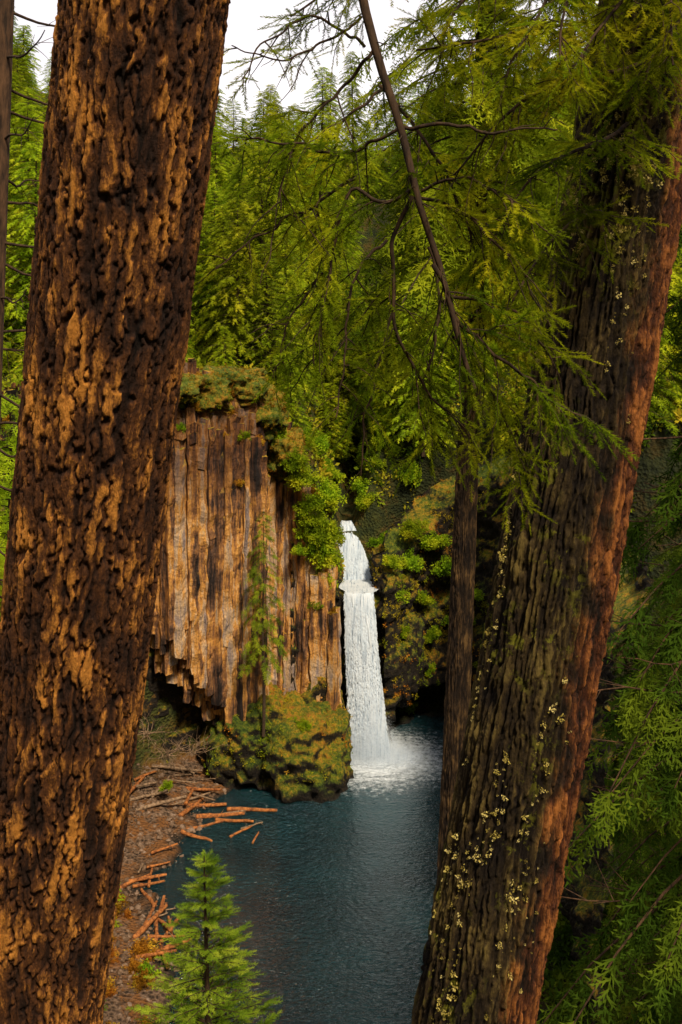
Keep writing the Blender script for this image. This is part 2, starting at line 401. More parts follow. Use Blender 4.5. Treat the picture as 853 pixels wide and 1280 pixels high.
# ---------------------------------------------------------------- cliffs
path=np.array([(-31,82),(-24,86),(-18,90.0),(-12,94),(-7,97.2),(-3.8,99.2),(-2.2,100.6)])
seg=np.linalg.norm(np.diff(path,axis=0),axis=1);cum=np.concatenate([[0],np.cumsum(seg)])
def pathat(s):
    x=np.interp(s,cum,path[:,0]);y=np.interp(s,cum,path[:,1]);e=.5
    dx=np.interp(s+e,cum,path[:,0])-np.interp(s-e,cum,path[:,0]);dy=np.interp(s+e,cum,path[:,1])-np.interp(s-e,cum,path[:,1])
    l=math.hypot(dx,dy)+1e-9;return x,y,dy/l,-dx/l
b=Buf();rng=np.random.default_rng(21);ledges=[]
for row in range(6):
    s=rng.random()*.4
    while s<cum[-1]:
        r=.26+.34*rng.random()**1.4
        x,y,nx_,ny_=pathat(s)
        bul=fbm(np.array([s*.24]),0,0,3,3)[0]*4.2
        off=bul+1.1-row*.38+rng.normal(0,.14)
        x+=nx_*off;y+=ny_*off
        zt=float(np.interp(x,CTX,CTZ))-[4.5,3.2,2.0,1.0,.3,0][row]+rng.normal(0,.5)+fbm(np.array([s*.3]),row*.1,0,2,8)[0]*2.5
        zb=float(np.interp(x,[-30,-17,-14.5,-11.5,-9,-5,-2],[14,14.5,12.4,8.4,4.5,3.0,4]))+rng.normal(0,.4)+(0 if row<3 else -1.2*(row-2))
        if row<2 and rng.random()<.3: zt-=rng.random()*8
        if row<1 and rng.random()<.2: zb+=rng.random()*6
        if row<5 and rng.random()<.3: ledges.append((x,y,zt))
        z=zb;ns=rng.integers(5,7);an=np.sort((np.arange(ns)+rng.uniform(-.3,.3,ns))*2*math.pi/ns);rr=r*rng.uniform(.9,1.25,ns)
        cr=rng.random();lean=rng.normal(0,.010,2)
        while z<zt:
            L=(rng.uniform(4,12) if z<27 else rng.uniform(.7,2.6))
            z2=min(z+L,zt)
            jx,jy=rng.normal(0,.04 if z<27 else .13,2);k=rng.uniform(.94,1.1)
            nr=max(2,int((z2-z)/.5)+1);zz=np.linspace(z,z2,nr)
            ring=[]
            for q,zc in enumerate(zz):
                kk=k*(.95 if q in(0,nr-1) else 1)
                px=x+jx+lean[0]*(zc-zb)+np.cos(an)*rr*kk;py=y+jy+lean[1]*(zc-zb)+np.sin(an)*rr*kk
                dsp=fbm(px*1.6,py*1.6,zc*.8,2,4)*.26
                ring.append(np.stack([px+dsp,py-dsp,np.full(ns,zc)+.1*np.cos(an*2+cr*6)],-1))
            V=np.concatenate(ring+[[[x+jx,y+jy,z2+.02]],[[x+jx,y+jy,z-.02]]])
            F=[];T=[]
            for q in range(nr-1):
                for t in range(ns): F.append([q*ns+t,q*ns+(t+1)%ns,(q+1)*ns+(t+1)%ns,(q+1)*ns+t])
            m_=nr*ns
            for t in range(ns):
                T.append([(nr-1)*ns+t,(nr-1)*ns+(t+1)%ns,m_]);T.append([(t+1)%ns,t,m_+1])
            n0=b.n;b.add(V,F,cr);b.f3.append(np.array(T)+n0)
            z=z2
        s+=r*1.3
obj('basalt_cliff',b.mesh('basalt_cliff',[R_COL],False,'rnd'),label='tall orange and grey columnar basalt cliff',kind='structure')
def rock_sheet(name,pts,top,bot,offf,mat,label,res=.3,seed=0,amp=1.0):
    pts=np.array(pts,float)
    for _ in range(3):
        q=[pts[0]]
        for a,c in zip(pts[:-1],pts[1:]): q+= [a*.75+c*.25,a*.25+c*.75]
        q.append(pts[-1]);pts=np.array(q)
    L=np.concatenate([[0],np.cumsum(np.linalg.norm(np.diff(pts,axis=0),axis=1))])
    s=np.arange(0,L[-1],res);x=np.interp(s,L,pts[:,0]);y=np.interp(s,L,pts[:,1])
    tx=np.gradient(x);ty=np.gradient(y);l=np.hypot(tx,ty);nx_=ty/l;ny_=-tx/l
    nv=int(34/res);v=np.linspace(0,1,nv)[:,None]
    T=top(x,y)[None];Z=bot+(T-bot)*v
    X=x[None]+0*Z;Y=y[None]+0*Z
    o=(fbm(X*.35,Y*.35,Z*.35,5,seed)*1.6+np.abs(fbm(X*1.1,Y*1.1,Z*.8,4,seed+3))*1.1)*amp+offf(X,Y,Z)
    back=sm((v-.9)/.1)*2.5
    X=X+nx_[None]*(o-back);Y=Y+ny_[None]*(o-back)
    b=Buf();n_=len(s);i=np.arange(nv-1)[:,None]*n_;j=np.arange(n_-1)[None]
    b.add(np.stack([X,Y,Z],-1).reshape(-1,3),np.stack([i+j,i+j+1,i+n_+j+1,i+n_+j],-1).reshape(-1,4))
    obj(name,b.mesh(name,[mat],True),label=label,kind='structure')
    return np.stack([X,Y,Z],-1).reshape(-1,3)
def top_r(x,y): return np.interp(x,[-4,-.8,.1,.3,3.7,4.1,6,10,18,20],[23,18,15.2,14.6,14.6,15.8,20,24,30,33])
def off_r(X,Y,Z):
    cave=np.exp(-((X-9.5)/4.2)**4)*sm((4.6-Z)/1.6)*(X>4.8)
    slot=np.exp(-((X-2)/2.3)**4)
    return -cave*4.5+.3-.9*slot+.9*np.exp(-((Z-7)/3.5)**2)*(X>4.5)
wallP=rock_sheet('rock_wall',[(-5,98.6),(-1.6,100.2),(-.3,102.6),(2,103.2),(4.2,102.7),(4.6,101.6),(7,105.5),(11,107.6),(15,106.6),(18.5,101),(18,88),(16.5,72),(15,55)],top_r,-1.0,off_r,R_WALL,'dark wet mossy rock wall around the falls',.28,4)
rock_sheet('undercut_rock',[(-33,82),(-25,86.5),(-18,91),(-12,95),(-7,98.2),(-2.2,101)],lambda x,y:np.interp(x,[-30,-5,-2],[20,18,12]),-.5,lambda X,Y,Z:-1.5+0*Z,R_WALL,'shadowed rock beneath the basalt columns',.35,14)
def boulder(name,c,r,sub,mat,seed,amp,label,kind='structure'):
    import bmesh
    bm=bmesh.new();bmesh.ops.create_icosphere(bm,subdivisions=sub,radius=1)
    V=np.array([v.co[:] for v in bm.verts]);F=np.array([[v.index for v in f.verts] for f in bm.faces]);bm.free()
    r=np.array(r,float)
    rid=1-np.abs(fbm(V[:,0]*2.1+seed,V[:,1]*2.1,V[:,2]*1.5,4,seed+7))*2
    k=1+amp*(fbm(V[:,0]*1.3+seed,V[:,1]*1.3,V[:,2]*1.3,5,seed))+amp*.45*rid+amp*.4*fbm(V[:,0]*7,V[:,1]*7,V[:,2]*7+seed,4,seed+2)-amp*.2
    sg=np.sign(V)*np.abs(V)**.85
    V2=sg*k[:,None]*r
    b=Buf();b.add(V2,F)
    obj(name,b.mesh(name,[mat],True),label=label,kind=kind,loc=c)
    return V2+np.array(c)
m1=boulder('mossy_outcrop',(-3.9,96.2,.4),(4.9,6.4,5.4),6,R_MOSS,3,.34,'craggy mossy green and orange outcrop rising from pool')
m2=boulder('mossy_outcrop',(-8.0,96.2,2.0),(4.2,4.8,5.0),6,R_MOSS,12,.38,'mossy rock shelf under the cliff')
m3=boulder('mossy_outcrop',(-2.2,99.4,3.8),(2.2,2.6,4.8),5,R_MOSS,22,.38,'mossy rock step beside the falls')
m4=boulder('mossy_outcrop',(5.9,104.4,7.0),(2.4,2.6,4.6),5,R_WALL,32,.42,'mossy rock buttress beside the falls')
m5=boulder('mossy_outcrop',(-1.9,106.0,16.0),(2.0,3.2,2.6),5,R_MOSS,42,.4,'dark mossy rock beside the ledge pool')
m6=boulder('mossy_outcrop',(4.9,106,15.6),(1.8,3.2,2.8),5,R_WALL,52,.4,'dark wet rock beside the ledge pool')
caps=[]
for k,(s_,w_,h_,dz_) in enumerate([(.52,4.0,1.6,-.6),(.63,3.8,1.8,-.9),(.73,3.6,2.0,-.6),(.82,2.8,2.4,-1.6),(.90,2.0,2.4,-1.6),(.40,4,1.6,-.8),(.28,4,1.6,-.8)]):
    x,y,nx_,ny_=pathat(cum[-1]*s_);z=float(np.interp(x-.3,CTX,CTZ))+dz_
    caps.append(boulder('mossy_cliff_top',(x-nx_*1.2,y-ny_*1.2,z),(w_,3.2,h_),5,R_CAP,60+k,.5,'rounded orange and green mossy rim of the cliff'))
rng=np.random.default_rng(14);T_MS=tmpl_leafball(22,rng,.55)
def tufts(P,lbl1,lbl2,lo,hi):
    kk=vnoise(P[:,0]*.6,P[:,1]*.6,P[:,2]*.6,3)
    for nm,mt,sel,lb in [('fern_cover',F_UND,kk>lo,lbl1),('moss_cover',F_RUST,kk<hi,lbl2)]:
        b=Buf();q=P[sel];inst(b,T_MS[0],T_MS[1],norm(rng.normal(0,1,(len(q),3))),rng.random(len(q))*6,q,.08+.20*rng.random(len(q)))
        obj(nm,b.mesh(nm,[mt]),label=lb,kind='stuff')
mm=np.concatenate([m1,m2,m3,m4,m5,m6]);mm=mm[(mm[:,2]>1.6)]
wl=wallP[(wallP[:,0]>4.2)&(wallP[:,0]<15)&(wallP[:,2]>4.5)&(wallP[:,1]>100)]
tufts(np.concatenate([mm[rng.integers(0,len(mm),3400)],wl[rng.integers(0,len(wl),2000)]]),'green and golden ferns and moss tufts on the outcrop','rust-orange moss tufts on the outcrop',.1,-.35)
mm=np.concatenate(caps)
tufts(mm[rng.integers(0,len(mm),4200)],'green ferns on the rim of the cliff','golden dry grass tufts on the rim of the cliff',.2,.15)

# ---------------------------------------------------------------- trees
def conifer(rng,H,r0,cb,Rmax,nb,droop,T,slen,per,wood=None,fol=None,sides=7,lean=(0,0),wr=.012,prof=.75,tilt=.1,whorl=0,stem=True):
    wood=wood or Buf();fol=fol or Buf()
    zz=np.linspace(0,H,14);lx=lean[0]*zz+.06*np.sin(zz*.5);ly=lean[1]*zz
    if stem: tube(wood,np.stack([lx,ly,zz],-1),r0*(1-zz/H)**.8+.015,sides)
    for i in range(nb):
        t=(i+rng.random())/nb
        if whorl: t=(math.floor(t*whorl)+.5+rng.normal(0,.07))/whorl;t=min(max(t,0),.995)
        z=H*(cb+(1-cb)*t**.92)
        L=(Rmax*(1-t)**prof*(.55+.5*rng.random())+.12*Rmax)*(1 if rng.random()>.08 else .5)
        if whorl: L=(Rmax*(1-t)**prof*(.8+.3*rng.random())+.06*Rmax)
        az=i*2.39996+rng.normal(0,.3);h=np.array([math.cos(az),math.sin(az),0])
        base=np.array([lean[0]*z,lean[1]*z,z]);ns=6;s=np.linspace(0,1,ns)
        dr=droop*(.7+.6*rng.random())*(1-.6*t)
        P=base+h*(L*s)[:,None];P[:,2]+=tilt*L*s-dr*L*s*s
        tube(wood,P,wr*L*(1-.85*s)+.006,4)
        n=max(3,int(per*(.4+.6*L/Rmax)));u=np.sort(.12+.88*rng.random(n));u[-1]=1
        Q=np.stack([np.interp(u,s,P[:,k]) for k in range(3)],-1)
        tan=norm(np.gradient(P,axis=0));td=np.stack([np.interp(u,s,tan[:,k]) for k in range(3)],-1)
        sd=np.where(np.arange(n)%2,1,-1)[:,None]*np.array([-h[1],h[0],0])[None]
        k=(.45+.7*rng.random(n))[:,None]*(1-.7*u[:,None])
        D=td+sd*k*1.3;D[:,2]+=-.25-.5*droop*rng.random(n)+.15
        if whorl: D[:,2]+=.15
        sl=slen*(.6+.6*rng.random(n))*(.65+.5*(1-t))
        inst(fol,T[0],T[1],D,rng.normal(0,.5,n),Q,sl)
    return wood,fol
def joined(name,w,f,mf,mw=W_TRUNK):
    B=Buf()
    B.v=w.v+f.v;B.a=w.a+f.a
    B.f4=list(w.f4);B.f3=[q+w.n for q in f.f3];B.n=w.n+f.n
    return B.mesh(name,[mw,mf],False,f4mat=0,f3mat=1)
rng=np.random.default_rng(5)
far=[]
for k in range(5):
    H=18+k;w,f=conifer(rng,H,.28,[.04,.08,.12,.03,.08][k],[4.6,4.2,3.8,5.2,3.6][k],250,[.35,.5,.45,.3,.6][k],T_FAR,1.0,11,sides=5,prof=[.7,.5,.55,.6,.5][k])
    far.append((H,joined('conifer_tree',w,f,F_FAR)))
for k in range(2):
    H=9+k;w,f=conifer(rng,H,.14,.04,[2.6,2.2][k],170,.3,T_FAR,.68,10,sides=5)
    far.append((H,joined('young_conifer',w,f,F_BR)))
cand=[]
y=84.0
rr=random.Random(4)
while y<245:
    sp=6.2+(y-84)*.018
    x=-.37*y-6
    while x<.37*y+8:
        px=x+rr.uniform(-2,2);py=y+rr.uniform(-2,2)
        cand.append((px,py));x+=sp
    y+=sp*.95
for q in range(34): cand.append((rr.uniform(-7,13),rr.uniform(110,140)))
cx=np.array([c[0] for c in cand]);cy=np.array([c[1] for c in cand])
dg=sdist(G,cx,cy);hz=ground_h(cx,cy);dch=np.abs(cx-chan(cy))
placed=0
for k in np.argsort(cy):
    if placed>=292 or dg[k]<1.6: continue
    x_,y_=cx[k],cy[k]
    if y_<150 and dch[k]<(2.6 if y_>113 else 4.2): continue
    edge=dg[k]<6 and y_<125
    q=rr.choice([5,6]) if (edge and rr.random()<.75) or (dch[k]<6 and y_<126) else rr.randrange(5)
    if -22<x_<0 and y_<106 and q<5 : q=rr.choice([5,6])
    H,me=far[q];s=rr.uniform(.7,1.2)
    if q>=5: s*=rr.uniform(.5,1.1)
    if y_>200 and x_>-50: s=min(s,.9)
    o=obj('conifer_tree' if q<5 else 'young_conifer',me,label='green conifer growing on the forested hillside' if q<5 else 'bright young conifer near the cliff top',category='tree',group='hillside conifers',loc=(x_,y_,hz[k]-.3))
    o.scale=(s*rr.uniform(.9,1.15),s*rr.uniform(.9,1.15),s);o.rotation_euler=(rr.gauss(0,.03),rr.gauss(0,.03),rr.uniform(0,6.28))
    placed+=1
def tree_parts(name,label,loc,w,f,mw,mf,crown='crown',group=None,rot=0):
    r=obj(name,None,label=label,category='tree',loc=loc,group=group);r.rotation_euler=(0,0,rot)
    a=obj('trunk',w.mesh('trunk',[mw],True),parent=r);c=obj(crown,f.mesh(crown,[mf]),parent=r)
    return r,a,c
def copy_tree(parts,loc,s,rot,label,group):
    r,a,c=parts
    R=r.copy();COL.objects.link(R);R.location=loc;R.scale=(s,s,s);R.rotation_euler=(0,0,rot);R['label']=label;R['group']=group
    for q in (a,c):
        z=q.copy();COL.objects.link(z);z.parent=R
    return R
rng=np.random.default_rng(15)
w,f=conifer(rng,26,.3,.12,4.0,200,.95,T_MID,.85,22,sides=9,tilt=.05)
for q in range(34):
    z0=rng.uniform(3,17);az=rng.uniform(0,6.28);L=rng.uniform(2.5,4.8);s=np.linspace(0,1,12);d=np.array([math.cos(az),math.sin(az),0])
    P=np.array([0,0,z0])+d*(L*s)[:,None];P[:,2]+=-.5*L*s+.35*L*s*s+fbm(s*3+q*9,0,0,2,2)*.25
    tube(w,P,.022*(1-.8*s)+.004,4)
    for e in range(5):
        i0=rng.integers(4,11);dd=norm(d+rng.normal(0,.6,3));ss=np.linspace(0,1,5);tube(w,P[i0]+dd*(ss*rng.uniform(.3,1))[:,None],.008*(1-.8*ss)+.003,3)
first=None
for x_,y_,s in [(7.6,17,1.0),(10.5,24,1.05),(10.8,31,.85),(14.5,38,1.0),(15.5,46,1.0),(20,55,1.0),(19,66,.9),(18,78,.9),(20.5,90,1.0),(22,99,1.0)]:
    lab='shaded drooping fir on the steep bank';L_=(x_,y_,gh(x_,y_)-.3)
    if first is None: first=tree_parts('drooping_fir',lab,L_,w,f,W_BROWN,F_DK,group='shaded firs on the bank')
    else: copy_tree(first,L_,s,x_*1.7,lab,'shaded firs on the bank')
w,f=conifer(rng,24,.28,.1,3.6,190,.55,T_MID,1.15,13,sides=9)
first=None
for x_,y_,s in [(-14.3,41,1.15),(-16.2,50,1.5),(-19.5,57,1.3),(-21.5,66,1.35),(-27,76,1.2),(-29,83,1.1)]:
    lab='bright green fir on the gorge side';L_=(x_,y_,gh(x_,y_)-.3)
    if first is None: first=tree_parts('gorge_fir',lab,L_,w,f,W_DARK,F_FAR,group='firs on the gorge side')
    else: copy_tree(first,L_,s,x_*1.7,lab,'firs on the gorge side')

# ---------------------------------------------------------------- big foreground trunks
def worley(u,v,Mw,seed):
    i=np.floor(u);j=np.floor(v);f1=np.full(u.shape,9.);f2=np.full(u.shape,9.);idd=np.zeros(u.shape)
    for a in(-1,0,1):
        for c in(-1,0,1):
            ci=i+a;cj=j+c;w_=np.mod(ci,Mw)
            px=ci+.1+.8*_h(w_,cj,cj*0+1,seed);py=cj+.05+.9*_h(w_,cj,cj*0+2,seed)
            d=np.abs(u-px)+.8*np.abs(v-py)
            idd=np.where(d<f1,_h(w_,cj,cj*0+3,seed),idd)
            n1=np.minimum(f1,d);f2=np.where(d<f1,f1,np.minimum(f2,d));f1=n1
    return f1,f2,idd
def big_trunk(name,p0,p1,r0,r1,mat,seed,amp=.045,nth=440,dz=.0105,cellw=.085,cellh=.34,crack=.3,warp=1.0,ridge=0.0):
    p0=np.array(p0,float);p1=np.array(p1,float);L=np.linalg.norm(p1-p0);nz_=int(L/dz)
    th=np.linspace(0,2*math.pi,nth,endpoint=False);z=np.linspace(0,1,nz_)
    TH,S=np.meshgrid(th,z);Z=S*L
    C=np.cos(TH);Sn=np.sin(TH)
    R0=(r0+(r1-r0)*S)
    Mw=round(2*math.pi*r0/cellw)
    wp_=(fbm(C*1.8,Sn*1.8,Z*1.4,3,seed)*1.1+fbm(C*10,Sn*10,Z*18,3,seed+8)*.45)*warp
    u=TH/(2*math.pi)*Mw+wp_;v=Z/cellh+fbm(C*5,Sn*5,Z*3,3,seed+4)*1.4
    f1,f2,i1=worley(u,v,Mw,seed);e=sm((f2-f1)/crack)
    g1,g2,i2=worley(u*2.0+5,v*5.1+fbm(C*9,Sn*9,Z*9,2,seed+30)*.8,Mw*2,seed+9);e2=sm((g2-g1)/.22)
    lay=fbm(C*11,Sn*11,Z*(9 if ridge==0 else 4),4,seed+6)
    fl=fbm(C*20,Sn*20,Z*10,4,seed+16)
    tq=(lay*.5+.5)*9+fl*1.6;terr=(np.floor(tq)+sm((tq-np.floor(tq)-.65)/.35))/9
    rd=1-np.abs(fbm(C*6.5,Sn*6.5,Z*.9,4,seed+40))*3.2
    base=e*(.28+.22*i1+.16*i2*(.3+.7*e2)+.55*terr+.18*fl)
    bark=np.clip(base*(1-ridge)+ridge*(.55*np.clip(rd,0,1)+.5*base),0,1)
    R=R0*(1+.03*fbm(C*1.2,Sn*1.2,Z*.4,2,seed+2))+amp*(bark-.5)+.007*np.abs(fbm(C*34,Sn*34,Z*40,3,seed+20))
    ax=norm(p1-p0);A=norm(np.cross([0,1,0],ax));B=np.cross(ax,A)
    V=p0+ax*Z[...,None]+R[...,None]*(C[...,None]*A+Sn[...,None]*B)
    i=np.arange(nz_-1)[:,None]*nth;j=np.arange(nth)[None];k=(j+1)%nth
    b=Buf();b.add(V.reshape(-1,3),np.stack([i+j,i+k,i+nth+k,i+nth+j],-1).reshape(-1,4),bark.ravel())
    me=b.mesh(name,[mat],True,'bark')
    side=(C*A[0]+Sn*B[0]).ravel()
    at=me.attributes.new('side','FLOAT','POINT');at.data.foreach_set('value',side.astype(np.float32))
    return me
def line(pa,pb,za,zb):
    pa=np.array(pa,float);pb=np.array(pb,float);d=(pb-pa)/(pb[2]-pa[2]);return pa+d*(za-pa[2]),pa+d*(zb-pa[2])
a0,a1=line((-1.86,6.2,37.74),(-.94,4.9,43.55),34.8,48.5)
rootL=obj('large_fir_tree',None,label='thick leaning fir trunk with rugged orange-brown bark',category='tree',loc=tuple(a0))
child('trunk',big_trunk('trunk',a0,a1,.385,.395,BARK_L,31,amp=.040,cellw=.078,cellh=.95,crack=.28,ridge=.48,warp=1.0),rootL)
b0,b1_=line((.905,7,37.19),(1.98,7,43.09),34.2,49.5)
rootR=obj('large_fir_tree',None,label='leaning fir with a sunlit red side painted on its bark, lichen and hanging boughs',category='tree',loc=tuple(b0))
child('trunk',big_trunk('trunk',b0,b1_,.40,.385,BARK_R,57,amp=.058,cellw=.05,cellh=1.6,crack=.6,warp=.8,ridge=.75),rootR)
LICH=foliage_mat('yellow_lichen',(.18,.15,.03),(.42,.36,.08),(.60,.53,.20),8,.2)
rng=np.random.default_rng(77);T_L=tmpl_leafball(26,rng,.7);n=2000
zs=2.2+rng.random(n)**1.05*9.0
dirx=rng.normal(-.5,.38,n).clip(-.98,.5);diry=-np.sqrt(1-dirx**2)
N=np.stack([dirx,diry,0*dirx],-1)
keep=vnoise(zs*1.3,dirx*4,0,4)>.0
ax=norm(b1_-b0);P=b0+ax*(zs/ax[2])[:,None]+N*.405
b=Buf();inst(b,T_L[0],T_L[1],N[keep]+rng.normal(0,.2,(keep.sum(),3)),rng.random(keep.sum())*6,P[keep],(.005+.022*rng.random(keep.sum())**2.4))
child('lichen',b.mesh('lichen',[LICH]),rootR)
w,f=conifer(np.random.default_rng(16),31,.33,.56,3.0,165,.7,T_MID,.78,17,sides=12,lean=(.04,0),wr=.010,stem=False)
mr=obj('slender_fir',None,label='slender dark-trunked fir with drooping green crown',category='tree',loc=(1.9,20,25.0))
obj('trunk',big_trunk('trunk',(0,0,0),(1.24,0,31),.31,.08,BARK_M,71,amp=.05,nth=150,dz=.05,cellw=.09,cellh=.8,crack=.5,ridge=.5),parent=mr)
obj('branch',w.mesh('branch',[W_DARK],True),parent=mr)
obj('crown',f.mesh('crown',[F_MID]),parent=mr)
rng=np.random.default_rng(17)
w,f=conifer(rng,20,.15,.34,2.4,62,.9,T_MID,.95,9,sides=7,wr=.012,prof=.6)
tree_parts('cliff_fir','slim green fir standing against the basalt cliff',(-6.9,91.0,5.0),w,f,W_TRUNK,F_CLF)
w,f=conifer(rng,8.9,.11,.05,2.5,165,.12,T_SAP,.48,24,sides=8,wr=.012,tilt=.38,prof=.95,whorl=19)
tree_parts('young_fir','bright young fir sapling above the pool edge',(-3.95,30,17.4),w,f,W_DARK,F_SAP)

# ---------------------------------------------------------------- boughs
BR=np.random.default_rng(91)
def smooth_path(P,n=40):
    P=np.array(P,float)
    for _ in range(3):
        q=[P[0]]
        for a,c in zip(P[:-1],P[1:]): q+=[a*.75+c*.25,a*.25+c*.75]
        q.append(P[-1]);P=np.array(q)
    s=np.concatenate([[0],np.cumsum(np.linalg.norm(np.diff(P,axis=0),axis=1))])
    u=np.linspace(0,s[-1],n);return np.stack([np.interp(u,s,P[:,k]) for k in range(3)],-1),s[-1]
def bough(pts,r,lat=.6,t0=.15,dens=9,tw=.16,droop=.5,root=None,bare=.0,name='branch',mat=None):
    rng=BR;w=Buf();f=Buf()
    P,L=smooth_path(pts);n=len(P);P=P+np.stack([fbm(np.arange(n)*.18+rng.random()*50,0,0,2,k)for k in range(3)],-1)*.03
    s=np.linspace(0,1,n);tube(w,P,r*(1-.8*s)+.002,7)
    T=norm(np.gradient(P,axis=0))
    nl=int(dens*1.5*L*(1-t0));D=[];Q=[];S=[];RL=[]
    for i in range(nl):
        t=t0+(1-t0)*(i+rng.random())/nl;ix=min(n-1,int(t*(n-1)));d=T[ix];p=P[ix]
        sd=1 if i%2 else -1
        hv=norm(np.cross(d,[0,0,1])+rng.normal(0,.45,3))
        if hv[1]*sd<-.3: hv=hv*[1,.4,1]
        dd=norm(d*(.55+.3*rng.random())+hv*sd*.9+np.array([0,0,-.1*droop]))
        l=lat*(.35+.75*rng.random())*(1-.55*t)
        m=9;q=np.linspace(0,1,m);LP=p+dd*(l*q)[:,None];LP[:,2]-=droop*l*q**2*.75
        LP+=np.stack([fbm(q*2+rng.random()*90,0,0,2,k) for k in range(3)],-1)*.07*l*q[:,None]*2
        tube(w,LP,(.0025+.004*l)*(1-.8*q)+.001,4)
        if rng.random()<bare: continue
        LT=norm(np.gradient(LP,axis=0));k=max(4,int(l/.028))
        for c in range(k):
            u=.1+.9*(c+rng.random()*.6)/k;u=min(u,1);jx=min(m-1,int(u*(m-1)));e=LT[jx];pt=np.array([np.interp(u,q,LP[:,z]) for z in range(3)])
            s2=1 if c%2 else -1
            hv=norm(np.cross(e,[0,0,1])+rng.normal(0,.3,3))
            D.append(e*.9+hv*s2*(.85 if c<k-1 else 0)+np.array([0,0,-.35*droop*rng.random()]));Q.append(pt);S.append(tw*(.6+.7*rng.random())*(1-.35*u));RL.append(rng.normal(0,.5))
    if D: inst(f,T_TWIG[0],T_TWIG[1],np.array(D),np.array(RL),np.array(Q),np.array(S))
    o=child(name,w.mesh(name,[W_DARK],True),root)
    if D: obj('needles',f.mesh('needles',[mat or F_NEAR]),parent=o)
    return len(D)
def wp(px,pz,y):
    return ((px-426.5)/1280*y,y,42-(pz-400)/1280*y)
mainA=[(2.3,6.9,47.2),(1.3,6.4,46.6),(.35,5.8,45.4),wp(440,-60,5.5),wp(462,60,5.4),wp(500,160,5.35),wp(520,245,5.3),wp(548,330,5.3),wp(566,420,5.3),wp(590,490,5.3)]
nt_=bough(mainA,.052,.42,.55,8,.18,.6,rootR,bare=.5)
specs=[
 ([wp(515,235,5.3),wp(480,262,5.4),wp(436,225,5.5),wp(408,340,5.5),wp(393,460,5.5)],.010,.55,.1,11,.6,.1),
 ([wp(520,245,5.3),wp(488,300,5.4),wp(492,390,5.4),wp(520,480,5.5),wp(600,560,5.6)],.011,.55,.25,11,.6,.15),
 ([wp(548,330,5.3),wp(575,400,5.3),wp(640,465,5.4),wp(745,530,5.5)],.012,.55,.1,13,.6,.0),
 ([wp(500,160,5.5),wp(450,190,5.6),wp(380,180,5.5),wp(285,175,5.2)],.009,.55,.15,12,.4,.1),
 ([wp(462,60,5.5),wp(430,110,5.6),wp(370,160,5.6),wp(350,260,5.4)],.009,.5,.25,10,.5,.2),
 ([wp(500,160,5.4),wp(560,150,5.3),wp(620,170,5.2),wp(700,158,5.1)],.010,.30,.4,6,.3,.75),
 ([wp(566,420,5.6),wp(600,450,5.8),wp(640,540,5.7),wp(650,620,5.7)],.010,.5,.15,12,.6,.05),
 ([wp(493,390,5.8),wp(470,450,5.8),wp(455,540,5.8),wp(450,590,5.8)],.008,.4,.1,10,.6,.2),
 ([wp(560,370,5.8),wp(640,380,5.7),wp(690,440,5.6),wp(700,500,5.6)],.009,.5,.1,11,.5,.0),
 ([wp(520,245,5.9),wp(590,270,5.8),wp(650,330,5.6),wp(680,400,5.6)],.009,.55,.1,11,.5,.05),
 ([wp(408,340,5.7),wp(370,380,5.7),wp(350,420,5.7),wp(345,470,5.7)],.006,.4,.1,9,.5,.2),
 ([wp(436,225,5.8),wp(400,250,5.7),wp(330,290,5.6),wp(270,340,5.5)],.008,.5,.1,10,.4,.1),
 ([wp(520,245,5.9),wp(570,220,5.8),wp(630,240,5.6),wp(680,290,5.5)],.009,.5,.1,11,.5,.05),
 ([wp(462,60,6),wp(410,20,5.8),wp(350,30,5.7),wp(300,100,5.6)],.008,.4,.2,8,.5,.3),
 ([wp(455,20,5.8),wp(400,60,5.8),wp(340,80,5.7),wp(290,60,5.6)],.007,.4,.2,8,.4,.4),
 ([wp(475,110,6),wp(540,180,5.9),wp(590,300,5.9),wp(610,420,5.9)],.010,.55,.2,11,.6,.1),
 ([wp(488,300,5.9),wp(440,330,5.7),wp(430,420,5.6),wp(420,520,5.5)],.008,.5,.2,10,.6,.2),
 ([wp(540,310,5.6),wp(560,380,5.6),wp(530,460,5.6),wp(540,560,5.6)],.008,.5,.2,11,.6,.1),
 ([wp(480,110,5.8),wp(430,150,5.7),wp(400,220,5.7),wp(390,300,5.7)],.008,.5,.2,11,.6,.1),
]
for pts,r,lat,t0,dens,dr,bare in specs: nt_+=bough(pts,r,lat,t0,dens,.19,dr,rootR,bare)
